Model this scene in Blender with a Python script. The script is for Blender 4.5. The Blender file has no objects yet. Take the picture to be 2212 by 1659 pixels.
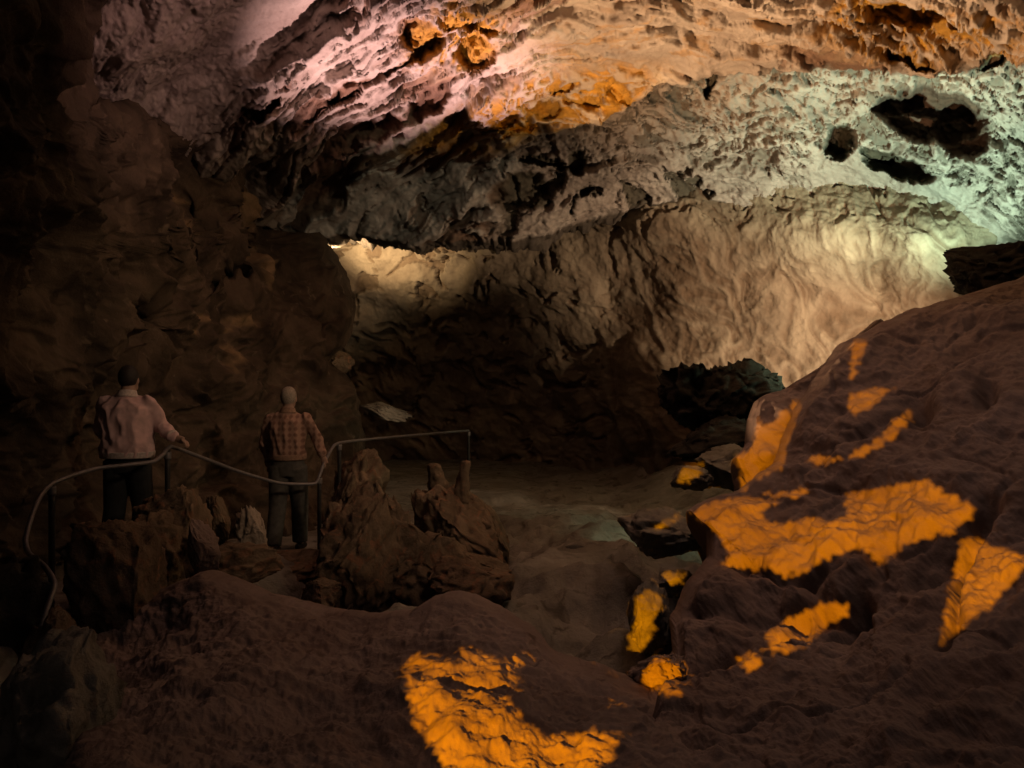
import bpy, bmesh, math, random
import numpy as np
from mathutils import Vector, Matrix
from mathutils.bvhtree import BVHTree

sc = bpy.context.scene
col = sc.collection
rng = random.Random(7)

# ------------------------------------------------------------------ camera
F = 1671.0                       # focal length in pixels of a 2212 x 1659 picture
CX, CY, EYE = 1106.0, 829.5, 1.9
cam_d = bpy.data.cameras.new('camera')
cam_d.sensor_width = 36.0
cam_d.lens = 36.0 * F / 2212.0
cam_d.clip_start = 0.05
cam_d.clip_end = 500.0
cam = bpy.data.objects.new('camera', cam_d)
col.objects.link(cam)
cam.location = (0, 0, EYE)
cam.rotation_euler = (math.radians(90), 0, 0)
sc.camera = cam

# ------------------------------------------------------------------ world, exposure
w = bpy.data.worlds.new('World'); sc.world = w
w.use_nodes = True
bg = w.node_tree.nodes['Background']
bg.inputs['Color'].default_value = (0.57, 0.44, 0.39, 1)   # faint stray glow of the rest of the cave
bg.inputs['Strength'].default_value = 0.036
sc.view_settings.view_transform = 'Standard'
sc.view_settings.look = 'None'
sc.view_settings.exposure = 0.0
sc.view_settings.gamma = 1.0
sc.render.engine = 'CYCLES'
sc.cycles.use_denoising = True
try: sc.cycles.denoiser = 'OPENIMAGEDENOISE'
except Exception: pass
sc.cycles.max_bounces = 6
sc.cycles.diffuse_bounces = 1
sc.cycles.glossy_bounces = 2
sc.cycles.sample_clamp_indirect = 3.0
sc.cycles.use_light_tree = True

def P(px, py, d):
    """point d metres ahead of the camera plane, seen at that place of the picture"""
    return Vector(((px - CX) / F * d, d, EYE - (py - CY) / F * d))

# ------------------------------------------------------------------ lamps and added fill lights (all hidden behind rocks or out of view)
def spot(name, pos, target, color, power, cone, blend=0.6, radius=0.06):
    l = bpy.data.lights.new(name, 'SPOT')
    l.color = color; l.energy = power
    l.spot_size = math.radians(cone); l.spot_blend = blend
    l.shadow_soft_size = radius
    o = bpy.data.objects.new(name, l); col.objects.link(o)
    o.location = pos
    o.rotation_euler = (Vector(target) - Vector(pos)).to_track_quat('-Z', 'Y').to_euler()
    return o

spot('pink_lamp', P(862, 1118, 8.5), P(880, 120, 8.8), (1.0, 0.60, 0.57), 2800, 43, 0.9, 0.05)
spot('pink_wash_lamp', Vector((3.4, 3.2, 3.3)), P(340, -40, 6.6), (1.0, 0.54, 0.48), 520, 34, 0.8, 0.05)
spot('amber_lamp', P(1130, 1395, 5.7), P(1640, -10, 7.8), (1.0, 0.60, 0.31), 2600, 62, 0.7, 0.05)
spot('amber_side_lamp', P(2330, 560, 6.2), P(1180, 215, 10.0), (1.0, 0.47, 0.06), 480, 20, 0.6, 0.05)
spot('teal_lamp', P(2130, 690, 9.0), P(2000, 370, 10.4), (0.66, 1.0, 0.74), 640, 94, 0.8, 0.05)
spot('ledge_fill', Vector((3.0, 3.0, 5.0)), P(930, 365, 11.8), (1.0, 0.98, 0.70), 380, 22, 1.0, 0.10)  # added fill to brighten the ceiling ledge, not a lamp of the cave
WARM = P(2010, 745, 8.8)
spot('warm_lamp', WARM, WARM + Vector((-0.24, 0.96, 0.06)) * 5, (1.0, 0.70, 0.45), 780, 112, 0.8, 0.05)
spot('floor_fill', P(2010, 715, 9.0), P(1240, 1130, 10.3), (0.74, 1.0, 0.66), 150, 60, 1.0, 0.10)  # added fill in place of teal spill on the floor
spot('far_lamp', P(692, 574, 15.2), P(692, 574, 15.2) + Vector((1.2, 1.4, 1.25)), (1.0, 0.70, 0.38), 400, 98, 0.8, 0.04)
spot('path_fill', Vector((3.8, 2.6, 4.2)), P(430, 800, 9.5), (1.0, 0.66, 0.42), 400, 46, 1.0, 0.30)  # added warm fill for people and left wall, stands in for bounced light
spot('high_fill', Vector((2.0, 5.0, 6.2)), Vector((1.8, 5.4, 0.8)), (1.0, 0.64, 0.54), 72, 95, 1.0, 0.40)  # added soft fill from above, stands in for glow off the ceiling

# ------------------------------------------------------------------ noise
_r = np.random.RandomState(11)
_perm = np.concatenate([_r.permutation(256)] * 3).astype(np.int32)
_g = _r.normal(size=(256, 3)); _g /= np.linalg.norm(_g, axis=1)[:, None]
_g = _g.astype(np.float32)
def perlin(p):
    p = np.asarray(p, np.float32)
    i = np.floor(p).astype(np.int32); f = p - i; i &= 255
    u = f * f * f * (f * (f * 6 - 15) + 10)
    out = None
    res = {}
    for dx in (0, 1):
        for dy in (0, 1):
            for dz in (0, 1):
                h = _perm[_perm[_perm[(i[:, 0] + dx) & 255] + ((i[:, 1] + dy) & 255)] + ((i[:, 2] + dz) & 255)]
                g = _g[h]
                res[dx, dy, dz] = g[:, 0] * (f[:, 0] - dx) + g[:, 1] * (f[:, 1] - dy) + g[:, 2] * (f[:, 2] - dz)
    L = lambda a, b, t: a + (b - a) * t
    x00 = L(res[0, 0, 0], res[1, 0, 0], u[:, 0]); x10 = L(res[0, 1, 0], res[1, 1, 0], u[:, 0])
    x01 = L(res[0, 0, 1], res[1, 0, 1], u[:, 0]); x11 = L(res[0, 1, 1], res[1, 1, 1], u[:, 0])
    return L(L(x00, x10, u[:, 1]), L(x01, x11, u[:, 1]), u[:, 2]) * 1.5
def fbm(p, octv=4, gain=0.5, lac=2.03):
    s = 0; a = 1.0
    for k in range(octv):
        s = s + a * perlin(p * lac ** k + 17.3 * k); a *= gain
    return s
def ridged(p, octv=4, gain=0.55, lac=2.1):
    s = 0; a = 1.0; wgt = 1.0
    for k in range(octv):
        n = 1 - np.abs(perlin(p * lac ** k + 31.7 * k)); n = n * n
        s = s + a * n * wgt; wgt = np.clip(n * 1.4, 0, 1); a *= gain
    return s
def sstep(a, b, x):
    t = np.clip((x - a) / (b - a), 0, 1); return t * t * (3 - 2 * t)

class RBF:
    def __init__(s, pts):
        a = np.array(pts, float); s.c = a[:, :2] / 500.0; y = np.log(a[:, 2])
        n = len(a); r = np.linalg.norm(s.c[:, None] - s.c[None], axis=2)
        A = np.zeros((n + 3, n + 3)); A[:n, :n] = -r; A[:n, n] = 1; A[:n, n + 1:] = s.c
        A[n:, :n] = A[:n, n:].T; A[:n, :n] += np.eye(n) * 1e-3
        s.w = np.linalg.solve(A, np.concatenate([y, np.zeros(3)])); s.n = n
    def __call__(s, px, py):
        q = np.stack([np.ravel(px), np.ravel(py)], 1) / 500.0
        out = np.empty(len(q))
        for k in range(0, len(q), 100000):
            c = q[k:k + 100000]
            r = np.sqrt(np.maximum(((c[:, None] - s.c[None]) ** 2).sum(2), 1e-6))
            out[k:k + 100000] = -r @ s.w[:s.n] + s.w[s.n] + c @ s.w[s.n + 1:]
        return np.exp(out).reshape(np.shape(px))

def curve(pts):
    a = np.array(sorted(pts), float)
    return lambda x: np.interp(x, a[:, 0], a[:, 1])
def smooth_curve(pts, s=14):
    a = np.array(sorted(pts), float)
    xs = np.arange(a[0, 0], a[-1, 0] + 1, 2.0); ys = np.interp(xs, a[:, 0], a[:, 1])
    k = np.ones(s) / s; yp = np.pad(ys, s, mode='edge'); ys = np.convolve(yp, k, 'same')[s:-s]
    return lambda x: np.interp(x, xs, ys)

def cam_pts(px, py, d):
    return np.stack([(px - CX) / F * d, d, EYE - (py - CY) / F * d], -1)

def normals(G):
    du = np.gradient(G, axis=0); dv = np.gradient(G, axis=1)
    n = np.cross(du, dv); n /= np.maximum(np.linalg.norm(n, axis=2, keepdims=True), 1e-9)
    toward = (G * np.array([1, 1, 1]) - np.array([0, 0, EYE]))
    s = np.sign((n * toward).sum(2, keepdims=True)); s[s == 0] = 1
    return n, -n * s           # (raw, facing the viewer)

def blur(a, k):
    for ax in (0, 1):
        p = np.pad(a, [(k, k) if i == ax else (0, 0) for i in range(a.ndim)], mode='edge')
        c = np.cumsum(p, axis=ax); c = np.concatenate([np.zeros_like(np.take(c, [0], ax)), c], ax)
        n = a.shape[ax]; w_ = 2 * k + 1
        a = (np.take(c, range(w_, w_ + n), ax) - np.take(c, range(0, n), ax)) / w_
    return a

def grid_obj(name, G, mat, attrs=None, origin=None):
    nu, nv, _ = G.shape
    o0 = np.array(origin if origin is not None else (0, 0, 0), float)
    co = (G - o0).reshape(-1, 3).astype(np.float32)
    idx = np.arange(nu * nv).reshape(nu, nv)
    q = np.stack([idx[:-1, :-1], idx[1:, :-1], idx[1:, 1:], idx[:-1, 1:]], -1).reshape(-1, 4)
    me = bpy.data.meshes.new(name)
    me.vertices.add(len(co)); me.vertices.foreach_set('co', co.ravel())
    me.loops.add(q.size); me.loops.foreach_set('vertex_index', q.ravel().astype(np.int32))
    me.polygons.add(len(q)); me.polygons.foreach_set('loop_start', np.arange(0, q.size, 4, dtype=np.int32))
    me.polygons.foreach_set('loop_total', np.full(len(q), 4, np.int32))
    me.update(calc_edges=True)
    me.polygons.foreach_set('use_smooth', np.ones(len(q), bool))
    if attrs is not None:
        ca_ = me.color_attributes.new('bare_rock', 'FLOAT_COLOR', 'POINT')
        ca_.data.foreach_set('color', attrs.reshape(-1, 4).astype(np.float32).ravel())
    me.materials.append(mat)
    o = bpy.data.objects.new(name, me); col.objects.link(o); o.location = o0
    return o

def tag(o, label=None, cat=None, group=None, kind=None):
    if label: o['label'] = label
    if cat: o['category'] = cat
    if group: o['group'] = group
    if kind: o['kind'] = kind
    return o

# ------------------------------------------------------------------ materials
def rock_mat(name, c1, c2, c3=None, scale=1.2, bump=0.6, fine=18.0, rough=0.9, stretch=(1, 1, 1), stain=0.55, tint=False):
    m = bpy.data.materials.new(name); m.use_nodes = True
    nt = m.node_tree; N = nt.nodes; L = nt.links
    b = N['Principled BSDF']; b.inputs['Roughness'].default_value = rough
    b.inputs['Specular IOR Level'].default_value = 0.25
    tc = N.new('ShaderNodeTexCoord'); mp = N.new('ShaderNodeMapping')
    mp.inputs['Scale'].default_value = stretch
    L.new(tc.outputs['Object'], mp.inputs['Vector'])
    n1 = N.new('ShaderNodeTexNoise'); n1.inputs['Scale'].default_value = scale; n1.inputs['Detail'].default_value = 9
    n1.inputs['Roughness'].default_value = 0.62; n1.inputs['Distortion'].default_value = 0.7
    L.new(mp.outputs[0], n1.inputs['Vector'])
    r1 = N.new('ShaderNodeValToRGB'); r1.color_ramp.elements[0].position = 0.36; r1.color_ramp.elements[1].position = 0.66
    r1.color_ramp.elements[0].color = (*c1, 1); r1.color_ramp.elements[1].color = (*c2, 1)
    L.new(n1.outputs['Fac'], r1.inputs['Fac'])
    last = r1.outputs['Color']
    if c3:
        n2 = N.new('ShaderNodeTexNoise'); n2.inputs['Scale'].default_value = scale * 2.7; n2.inputs['Detail'].default_value = 6
        n2.inputs['Distortion'].default_value = 1.2
        L.new(mp.outputs[0], n2.inputs['Vector'])
        r2 = N.new('ShaderNodeValToRGB'); r2.color_ramp.elements[0].position = stain; r2.color_ramp.elements[1].position = stain + 0.14
        L.new(n2.outputs['Fac'], r2.inputs['Fac'])
        mx = N.new('ShaderNodeMix'); mx.data_type = 'RGBA'
        L.new(r2.outputs['Color'], mx.inputs['Factor']); L.new(last, mx.inputs[6]); mx.inputs[7].default_value = (*c3, 1)
        last = mx.outputs[2]
    if tint:
        at = N.new('ShaderNodeAttribute'); at.attribute_name = 'bare_rock'
        mt = N.new('ShaderNodeMix'); mt.data_type = 'RGBA'
        nv = N.new('ShaderNodeTexNoise'); nv.inputs['Scale'].default_value = 9; nv.inputs['Detail'].default_value = 6
        L.new(mp.outputs[0], nv.inputs['Vector'])
        mv = N.new('ShaderNodeMix'); mv.data_type = 'RGBA'; mv.blend_type = 'MULTIPLY'; mv.inputs['Factor'].default_value = 0.8
        L.new(at.outputs['Color'], mv.inputs[6]); L.new(nv.outputs['Fac'], mv.inputs[7])
        ms = N.new('ShaderNodeMix'); ms.data_type = 'RGBA'; ms.blend_type = 'ADD'; ms.inputs['Factor'].default_value = 1.0
        L.new(mv.outputs[2], ms.inputs[6]); L.new(mv.outputs[2], ms.inputs[7])
        L.new(at.outputs['Alpha'], mt.inputs['Factor']); L.new(last, mt.inputs[6]); L.new(ms.outputs[2], mt.inputs[7]); last = mt.outputs[2]
    L.new(last, b.inputs['Base Color'])
    n3 = N.new('ShaderNodeTexNoise'); n3.inputs['Scale'].default_value = fine; n3.inputs['Detail'].default_value = 8
    n3.inputs['Roughness'].default_value = 0.7
    L.new(mp.outputs[0], n3.inputs['Vector'])
    bp = N.new('ShaderNodeBump'); bp.inputs['Strength'].default_value = bump; bp.inputs['Distance'].default_value = 0.03
    L.new(n3.outputs['Fac'], bp.inputs['Height']); L.new(bp.outputs['Normal'], b.inputs['Normal'])
    return m

def plain_mat(name, c, rough=0.7, metal=0.0, var=0.25, scale=40.0):
    m = bpy.data.materials.new(name); m.use_nodes = True
    nt = m.node_tree; N = nt.nodes; L = nt.links
    b = N['Principled BSDF']; b.inputs['Roughness'].default_value = rough; b.inputs['Metallic'].default_value = metal
    tc = N.new('ShaderNodeTexCoord'); n1 = N.new('ShaderNodeTexNoise')
    n1.inputs['Scale'].default_value = scale; n1.inputs['Detail'].default_value = 5
    L.new(tc.outputs['Object'], n1.inputs['Vector'])
    r = N.new('ShaderNodeValToRGB')
    r.color_ramp.elements[0].color = (*[x * (1 - var) for x in c], 1); r.color_ramp.elements[1].color = (*[min(1, x * (1 + var)) for x in c], 1)
    r.color_ramp.elements[0].position = 0.3; r.color_ramp.elements[1].position = 0.7
    L.new(n1.outputs['Fac'], r.inputs['Fac']); L.new(r.outputs['Color'], b.inputs['Base Color'])
    bp = N.new('ShaderNodeBump'); bp.inputs['Strength'].default_value = 0.25; bp.inputs['Distance'].default_value = 0.004
    L.new(n1.outputs['Fac'], bp.inputs['Height']); L.new(bp.outputs['Normal'], b.inputs['Normal'])
    return m

M_ceil = rock_mat('pale_lava_ceiling', (0.34, 0.28, 0.24), (0.54, 0.47, 0.41), None, 1.4, 0.7, 16, tint=True)
M_wall = rock_mat('tan_flowstone', (0.26, 0.20, 0.14), (0.48, 0.39, 0.28), None, 1.0, 0.7, 14, stretch=(1, 1, 0.6), tint=True)
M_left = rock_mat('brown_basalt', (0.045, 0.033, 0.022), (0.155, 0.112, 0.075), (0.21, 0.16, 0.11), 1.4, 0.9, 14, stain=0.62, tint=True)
M_red = rock_mat('red_brown_basalt', (0.25, 0.18, 0.150), (0.37, 0.28, 0.24), (0.17, 0.115, 0.09), 1.6, 0.5, 18, stain=0.6)
M_floor = rock_mat('cave_floor_rock', (0.22, 0.20, 0.16), (0.42, 0.39, 0.32), (0.15, 0.13, 0.10), 1.5, 0.9, 16)
M_dark = rock_mat('dark_basalt', (0.03, 0.03, 0.025), (0.09, 0.08, 0.065), None, 3.0, 0.9, 20)
M_pale = rock_mat('pale_limestone', (0.34, 0.27, 0.20), (0.55, 0.46, 0.36), None, 2.0, 0.8, 18)
M_clump = rock_mat('rusty_rock', (0.14, 0.10, 0.065), (0.34, 0.25, 0.16), (0.36, 0.19, 0.11), 3.0, 0.9, 22)

# ------------------------------------------------------------------ cave ceiling and its hanging right wall (one sheet of rock)
lip = smooth_curve([(-420, 520), (480, 470), (540, 470), (600, 500), (700, 505), (740, 498), (810, 508), (900, 512), (1000, 505),
                    (1100, 505), (1180, 495), (1280, 468), (1400, 438), (1550, 428), (1700, 470), (1850, 520), (1950, 555), (2060, 560),
                    (2140, 545), (2250, 560), (2860, 600)], 10)
d_ceil = RBF([(-300, -300, 3.4), (0, -200, 4.6), (300, -200, 5.0), (300, 100, 7.0), (170, 200, 7.6), (0, 100, 5.8), (500, 100, 8.0), (500, -200, 6.0),
              (600, 250, 9.5), (750, 80, 8.5), (900, -200, 6.0), (750, 200, 9.4), (680, 330, 10.6), (560, 450, 12.0), (900, 280, 11.0),
              (1000, 200, 10.0), (1000, 0, 7.8), (1000, 400, 11.6), (720, 500, 12.8), (1000, 490, 12.6), (1300, 480, 12.8), (1200, 300, 11.2),
              (1200, 150, 9.6), (1300, 250, 10.6), (1400, 0, 7.8), (1400, -200, 6.2), (1500, 100, 9.0), (1500, 200, 10.4), (1500, 350, 11.4),
              (1700, 460, 12.0), (1800, 0, 7.6), (1800, -200, 6.0), (1800, 120, 9.0), (1800, 200, 10.0), (1800, 350, 11.0), (1900, 400, 11.0),
              (2100, 550, 10.6), (2200, 0, 6.9), (2200, 100, 7.8), (2200, 200, 8.8), (2200, 400, 9.7), (2450, -200, 5.5), (2450, 300, 8.3), (2450, 560, 9.2), (2860, -200, 4.6), (2860, 300, 7.0), (2860, 560, 7.6)])
teal_edge = smooth_curve([(700, 420), (1000, 320), (1090, 300), (1150, 272), (1280, 235), (1400, 172), (1500, 135), (1750, 122), (2000, 148), (2212, 100), (2500, 60)], 20)
pink_edge = smooth_curve([(500, 470), (600, 385), (660, 366), (760, 330), (870, 285), (960, 240), (1010, 215), (1060, 240), (1100, 300)], 10)
# pockets in the rock: place, half sizes, tilt in degrees, depth in metres
PITS = [(2010, 252, 118, 52, 12, 1.3), (1940, 226, 62, 22, -4, 1.0), (2080, 285, 66, 52, 25, 1.0), (2035, 232, 92, 36, 4, 1.0), (1815, 300, 32, 38, 0, 0.9), (1940, 360, 80, 22, 14, 0.8),
        (1900, 330, 45, 16, 20, 0.6), (1535, 165, 12, 38, 8, 0.7), 
        (1970, 108, 60, 16, 12, 0.5), (1960, 25, 90, 26, 5, 0.5), (2080, 40, 40, 22, 0, 0.4), (2150, 120, 60, 14, -20, 0.5),
        (910, 60, 48, 48, 20, 0.6), (1030, 95, 42, 40, -30, 0.45), (1010, 30, 60, 22, 10, 0.4), (750, 190, 55, 22, -32, 0.7), (690, 235, 60, 16, -35, 0.35),
        (555, 218, 58, 16, -30, 0.7), (800, 280, 90, 14, -28, 0.4), (920, 210, 60, 26, -35, 0.5), (860, 130, 70, 9, -35, 0.3),
        (1170, 340, 60, 10, 8, 0.5), (1245, 335, 20, 30, 0, 0.4), (1270, 398, 16, 14, 0, 0.5), (1120, 405, 70, 40, -10, 0.5),
        (1100, 240, 26, 16, -20, 0.25), (1180, 215, 36, 20, -10, 0.25), (1260, 190, 40, 18, -15, 0.25), (1330, 165, 26, 26, 0, 0.25), (1130, 262, 40, 12, -10, 0.2),
        (1060, 265, 30, 12, -10, 0.22), (1220, 160, 30, 10, -20, 0.2)]
NU, NV, NW = 1080, 300, 26
px = np.linspace(-420, 2860, NU)
v = np.linspace(0, 1, NV) ** 0.9
PX = np.repeat(px[:, None], NV, 1)
PY = -230 + (lip(px)[:, None] + 230) * v[None]
D = d_ceil(PX, PY)
D = D + 0.75 * sstep(-6, 16, PY - teal_edge(PX) + 10 * np.sin(PX * 0.05) + 6 * np.sin(PX * 0.13)) * sstep(1000, 1090, PX)
D = D + 1.1 * sstep(-5, 14, PY - pink_edge(PX)) * sstep(560, 640, PX) * (1 - sstep(1000, 1090, PX))
Gs = cam_pts(PX, PY, D)
_q = np.stack([PX.ravel() / 55, PY.ravel() / 55, np.zeros(PX.size)], 1)
WX = (fbm(_q, 5, 0.6) * 13).reshape(PX.shape); WY = (fbm(_q + 50, 5, 0.6) * 13).reshape(PX.shape)
for (cx, cy, rx, ry, rot, dep) in PITS:
    a = math.radians(rot); ux = PX + WX - cx; uy = PY + WY - cy
    e = np.hypot((ux * math.cos(a) + uy * math.sin(a)) / rx, (-ux * math.sin(a) + uy * math.cos(a)) / ry)
    D = D + dep * (0.42 if dep >= 1.0 and cx > 1800 else 0.8) * (1 - (sstep(0.88, 1.03, e) if dep >= 1.0 and cx > 1800 else sstep(0.66, 1.1, e)))
G = cam_pts(PX, PY, D)
Gs = blur(Gs, 12); _, nrm = normals(Gs)
to_eye = np.array([0, 0, EYE]) - Gs; to_eye /= np.linalg.norm(to_eye, axis=2, keepdims=True)
nrm = nrm + 2.2 * to_eye; nrm /= np.linalg.norm(nrm, axis=2, keepdims=True)
pts = Gs.reshape(-1, 3).astype(np.float32)
ang = np.radians(np.interp(PX.ravel(), [0, 600, 1100, 1500, 2212], [40, 38, 30, 10, -8]))
ca, sa = np.cos(ang), np.sin(ang)
X1, Y1 = PX.ravel() - 1106, -(PY.ravel() - 400)
UU = (X1 * ca + Y1 * sa) / 100; VV = (-X1 * sa + Y1 * ca) / 100
def q2(a, b, o=0.0, wp=0.0):
    u_, v_ = UU, VV
    if wp:
        u_ = UU + wp * W1; v_ = VV + wp * W2
    return np.stack([u_ * a + o, v_ * b + o * 1.7, np.full(u_.shape, o * 0.31)], 1).astype(np.float32)
W1 = 0; W2 = 0
W1 = fbm(q2(0.7, 1.1, 3.0), 4); W2 = fbm(q2(0.7, 1.1, 21.0), 4)
x_, y_ = PX.ravel(), PY.ravel()
def blob(cx, cy, rx, ry, rot=0, soft=0.35, wf=1.5):
    a = math.radians(rot); ux, uy = x_ - cx + WX.ravel() * wf, y_ - cy + WY.ravel() * wf
    e = np.hypot((ux * math.cos(a) + uy * math.sin(a)) / rx, (-ux * math.sin(a) + uy * math.cos(a)) / ry)
    return 1 - sstep(1 - soft, 1 + soft, e)
below = sstep(-4, 14, (PY - teal_edge(PX)).ravel()) * sstep(1040, 1110, x_)
R1 = 1 - sstep(-40, 60, (x_ - 600) + (y_ - 100) * 1.1)
comb = np.maximum(blob(1180, 215, 240, 85, -17), np.maximum(blob(1990, 40, 260, 75, 5), blob(980, 60, 120, 80, -30))) * (1 - below)
sheet = blob(1450, 60, 330, 75, -8) * (1 - comb)
slab = np.maximum(blob(1960, 445, 225, 88, 26, 0.2), 0.75 * blob(900, 400, 230, 75, -20, 0.4))
lowb = below * sstep(-30, 60, y_ - np.interp(x_, [1100, 1400, 1700, 1800], [310, 320, 350, 420])) * (1 - sstep(1700, 1820, x_))
grav = below * (1 - slab) * (1 - 0.7 * lowb)
crustz = (1 - 0.9 * blob(730, 95, 115, 75, -20)) * (1 - R1) * (1 - comb) * (1 - sheet) * (1 - below)
# peeled crust: long slits with sharp edges
s1 = sstep(0.17, 0.32, fbm(q2(0.48, 2.5, 5.0, 0.45), 4) - 0.02)
s2 = sstep(0.30, 0.42, fbm(q2(1.2, 5.2, 9.0, 0.35), 4))
tr = fbm(q2(0.19, 1.25, 31.0, 0.30), 5)
terr = sum(sstep(t_ - 0.014, t_ + 0.014, tr) for t_ in (-0.5, -0.36, -0.23, -0.1, 0.02, 0.14, 0.27, 0.4)) * 0.065
net = 1 - np.abs(perlin(q2(1.7, 2.9, 13.0, 0.8))) * 2.0
fp = sstep(0.22, 0.36, fbm(q2(6.0, 7.5, 83.0, 0.6), 4, 0.6))
net2 = 1 - np.abs(perlin(q2(4.0, 6.6, 17.0, 0.6))) * 2.0
netm = np.maximum(sstep(0.62, 0.86, net), 0.75 * sstep(0.72, 0.92, net2))
gp = sstep(0.16, 0.30, fbm(q2(2.6, 3.6, 23.0, 0.5), 5, 0.6))
lp = sstep(0.40, 0.48, fbm(q2(1.3, 2.2, 27.0, 0.4), 4))
grain = fbm(q2(7.0, 9.0, 2.0), 4, 0.62)
streak = fbm(q2(1.6, 7.5, 41.0, 0.3), 4, 0.6)
und = 0.28 * fbm(pts * 0.55 + 70, 3) + 0.06 * fbm(q2(0.8, 1.3, 51.0), 3)
disp = und + terr * (0.35 + 0.65 * (1 - R1)) * (1 - 0.8 * grav) * (1 - 0.85 * slab)
disp += crustz * (-0.19 * s1 - 0.09 * s2 * (1 - s1)) + comb * (0.085 * netm - 0.05)
disp += grav * (0.07 * ridged(q2(2.0, 3.2, 61.0, 0.4), 4, 0.5) - 0.10 * gp - 0.05 * fp) - lowb * 0.20 * lp + lowb * 0.09 * fbm(q2(1.2, 1.6, 66.0), 4)
pit_m = np.zeros(PX.size); big_m = np.zeros(PX.size)
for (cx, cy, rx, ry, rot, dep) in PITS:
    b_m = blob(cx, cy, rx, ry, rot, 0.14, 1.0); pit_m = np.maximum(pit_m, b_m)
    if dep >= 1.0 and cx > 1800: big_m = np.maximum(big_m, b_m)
disp = disp * (1 - 0.75 * big_m)
disp += 0.012 * fbm(q2(16, 18, 5.0), 3, 0.65) + 0.020 * grain * (1 + 0.8 * grav) * (1 - 0.6 * slab) + 0.030 * streak * (R1 + sheet + slab * 1.3)
G = G + nrm * disp.reshape(NU, NV, 1)
# where the pale crust has gone the bare rock below is rusty, brown or black-green
bare = np.zeros((PX.size, 4)); bare[:, :3] = (0.17, 0.10, 0.065)
och = comb * (1 - sstep(1, 60, 0 * x_)); k_ = comb[:, None]
bare[:, :3] = bare[:, :3] * (1 - k_) + np.array([0.36, 0.19, 0.022]) * k_
k_ = below[:, None]; bare[:, :3] = bare[:, :3] * (1 - k_) + np.array([0.075, 0.065, 0.045]) * k_
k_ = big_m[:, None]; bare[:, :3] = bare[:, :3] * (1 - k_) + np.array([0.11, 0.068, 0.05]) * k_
k_ = (sheet * (1 - big_m))[:, None]; bare[:, :3] = bare[:, :3] * (1 - k_) + np.array([0.36, 0.20, 0.06]) * k_
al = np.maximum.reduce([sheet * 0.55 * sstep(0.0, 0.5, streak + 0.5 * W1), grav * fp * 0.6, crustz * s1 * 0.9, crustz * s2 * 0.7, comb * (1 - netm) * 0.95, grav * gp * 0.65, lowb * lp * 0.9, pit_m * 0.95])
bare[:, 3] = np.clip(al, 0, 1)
bare = bare.reshape(NU, NV, 4)
# underside of the lip turns back into the dark
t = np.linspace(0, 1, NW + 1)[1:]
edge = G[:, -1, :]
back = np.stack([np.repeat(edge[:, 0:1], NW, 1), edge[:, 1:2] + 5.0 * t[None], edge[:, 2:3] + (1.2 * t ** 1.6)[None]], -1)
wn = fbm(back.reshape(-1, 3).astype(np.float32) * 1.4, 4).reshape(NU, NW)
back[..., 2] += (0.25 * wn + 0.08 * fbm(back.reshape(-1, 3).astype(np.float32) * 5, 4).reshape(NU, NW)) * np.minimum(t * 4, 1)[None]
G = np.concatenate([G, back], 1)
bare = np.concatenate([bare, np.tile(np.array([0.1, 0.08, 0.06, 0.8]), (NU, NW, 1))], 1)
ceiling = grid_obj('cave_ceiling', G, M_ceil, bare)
tag(ceiling, kind='structure')

# ------------------------------------------------------------------ flowstone wall at the back with the dark tunnel mouth
d_wall = RBF([(560, 400, 17.5), (560, 900, 17.5), (720, 540, 17.2), (760, 640, 17.6), (900, 540, 16.6), (1000, 560, 16.2), (1300, 560, 14.8), (1300, 400, 14.6),
              (1400, 430, 12.9), (1600, 415, 12.35), (1800, 490, 11.6), (1950, 540, 11.05), (2100, 545, 10.7), (1600, 650, 13.2), (1900, 600, 12.2), (2150, 560, 11.3), (1900, 750, 11.8), (1700, 820, 12.4), (1450, 870, 13.2),
              (2400, 400, 10.5), (2400, 800, 10.5), (1000, 720, 17.6), (1200, 740, 16.4), (1000, 900, 19.0), (1200, 900, 18.0), (850, 810, 18.6),
              (1300, 800, 15.6), (1200, 600, 15.4), (1100, 605, 15.9), (1000, 605, 16.4), (880, 612, 17.0), (1285, 640, 15.0), (1180, 655, 15.7), (1000, 655, 16.8), (860, 670, 17.7), (760, 680, 17.6), (1360, 1000, 16.0), (1200, 1100, 18.0), (800, 1100, 20.0), (1320, 640, 15.2), (1400, 780, 14.0), (1500, 1000, 13.0), (1800, 1000, 11.5),
              (2400, 1100, 10.0), (560, 1150, 18.0), (1420, 920, 13.6)])
NU, NV = 760, 380
px = np.linspace(560, 2400, NU); py = np.linspace(380, 1130, NV)
PX, PY = np.meshgrid(px, py, indexing='ij')
D = d_wall(PX, PY)
top_low = 1.0 * (1 - sstep(360, 520, PY))
G = cam_pts(PX, PY, D + top_low * 0.6)
_, nrm = normals(blur(G, 8)); pts = G.reshape(-1, 3).astype(np.float32)
UU = (PX.ravel() - 0.25 * PY.ravel()) / 100; VV = PY.ravel() / 100
W1 = fbm(q2(0.9, 0.7, 3.0), 2); W2 = fbm(q2(0.9, 0.7, 21.0), 2)
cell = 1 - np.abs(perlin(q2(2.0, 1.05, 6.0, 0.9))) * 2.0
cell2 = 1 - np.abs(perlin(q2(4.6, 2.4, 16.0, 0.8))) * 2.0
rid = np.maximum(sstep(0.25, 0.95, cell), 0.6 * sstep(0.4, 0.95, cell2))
flow = sstep(1180, 1400, PX.ravel()) * sstep(480, 620, PY.ravel() + 0.05 * PX.ravel())
grain = fbm(q2(6.0, 6.0, 2.0), 5, 0.62)
pits = sstep(0.30, 0.42, fbm(q2(2.2, 2.6, 33.0, 0.4), 4))
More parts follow.
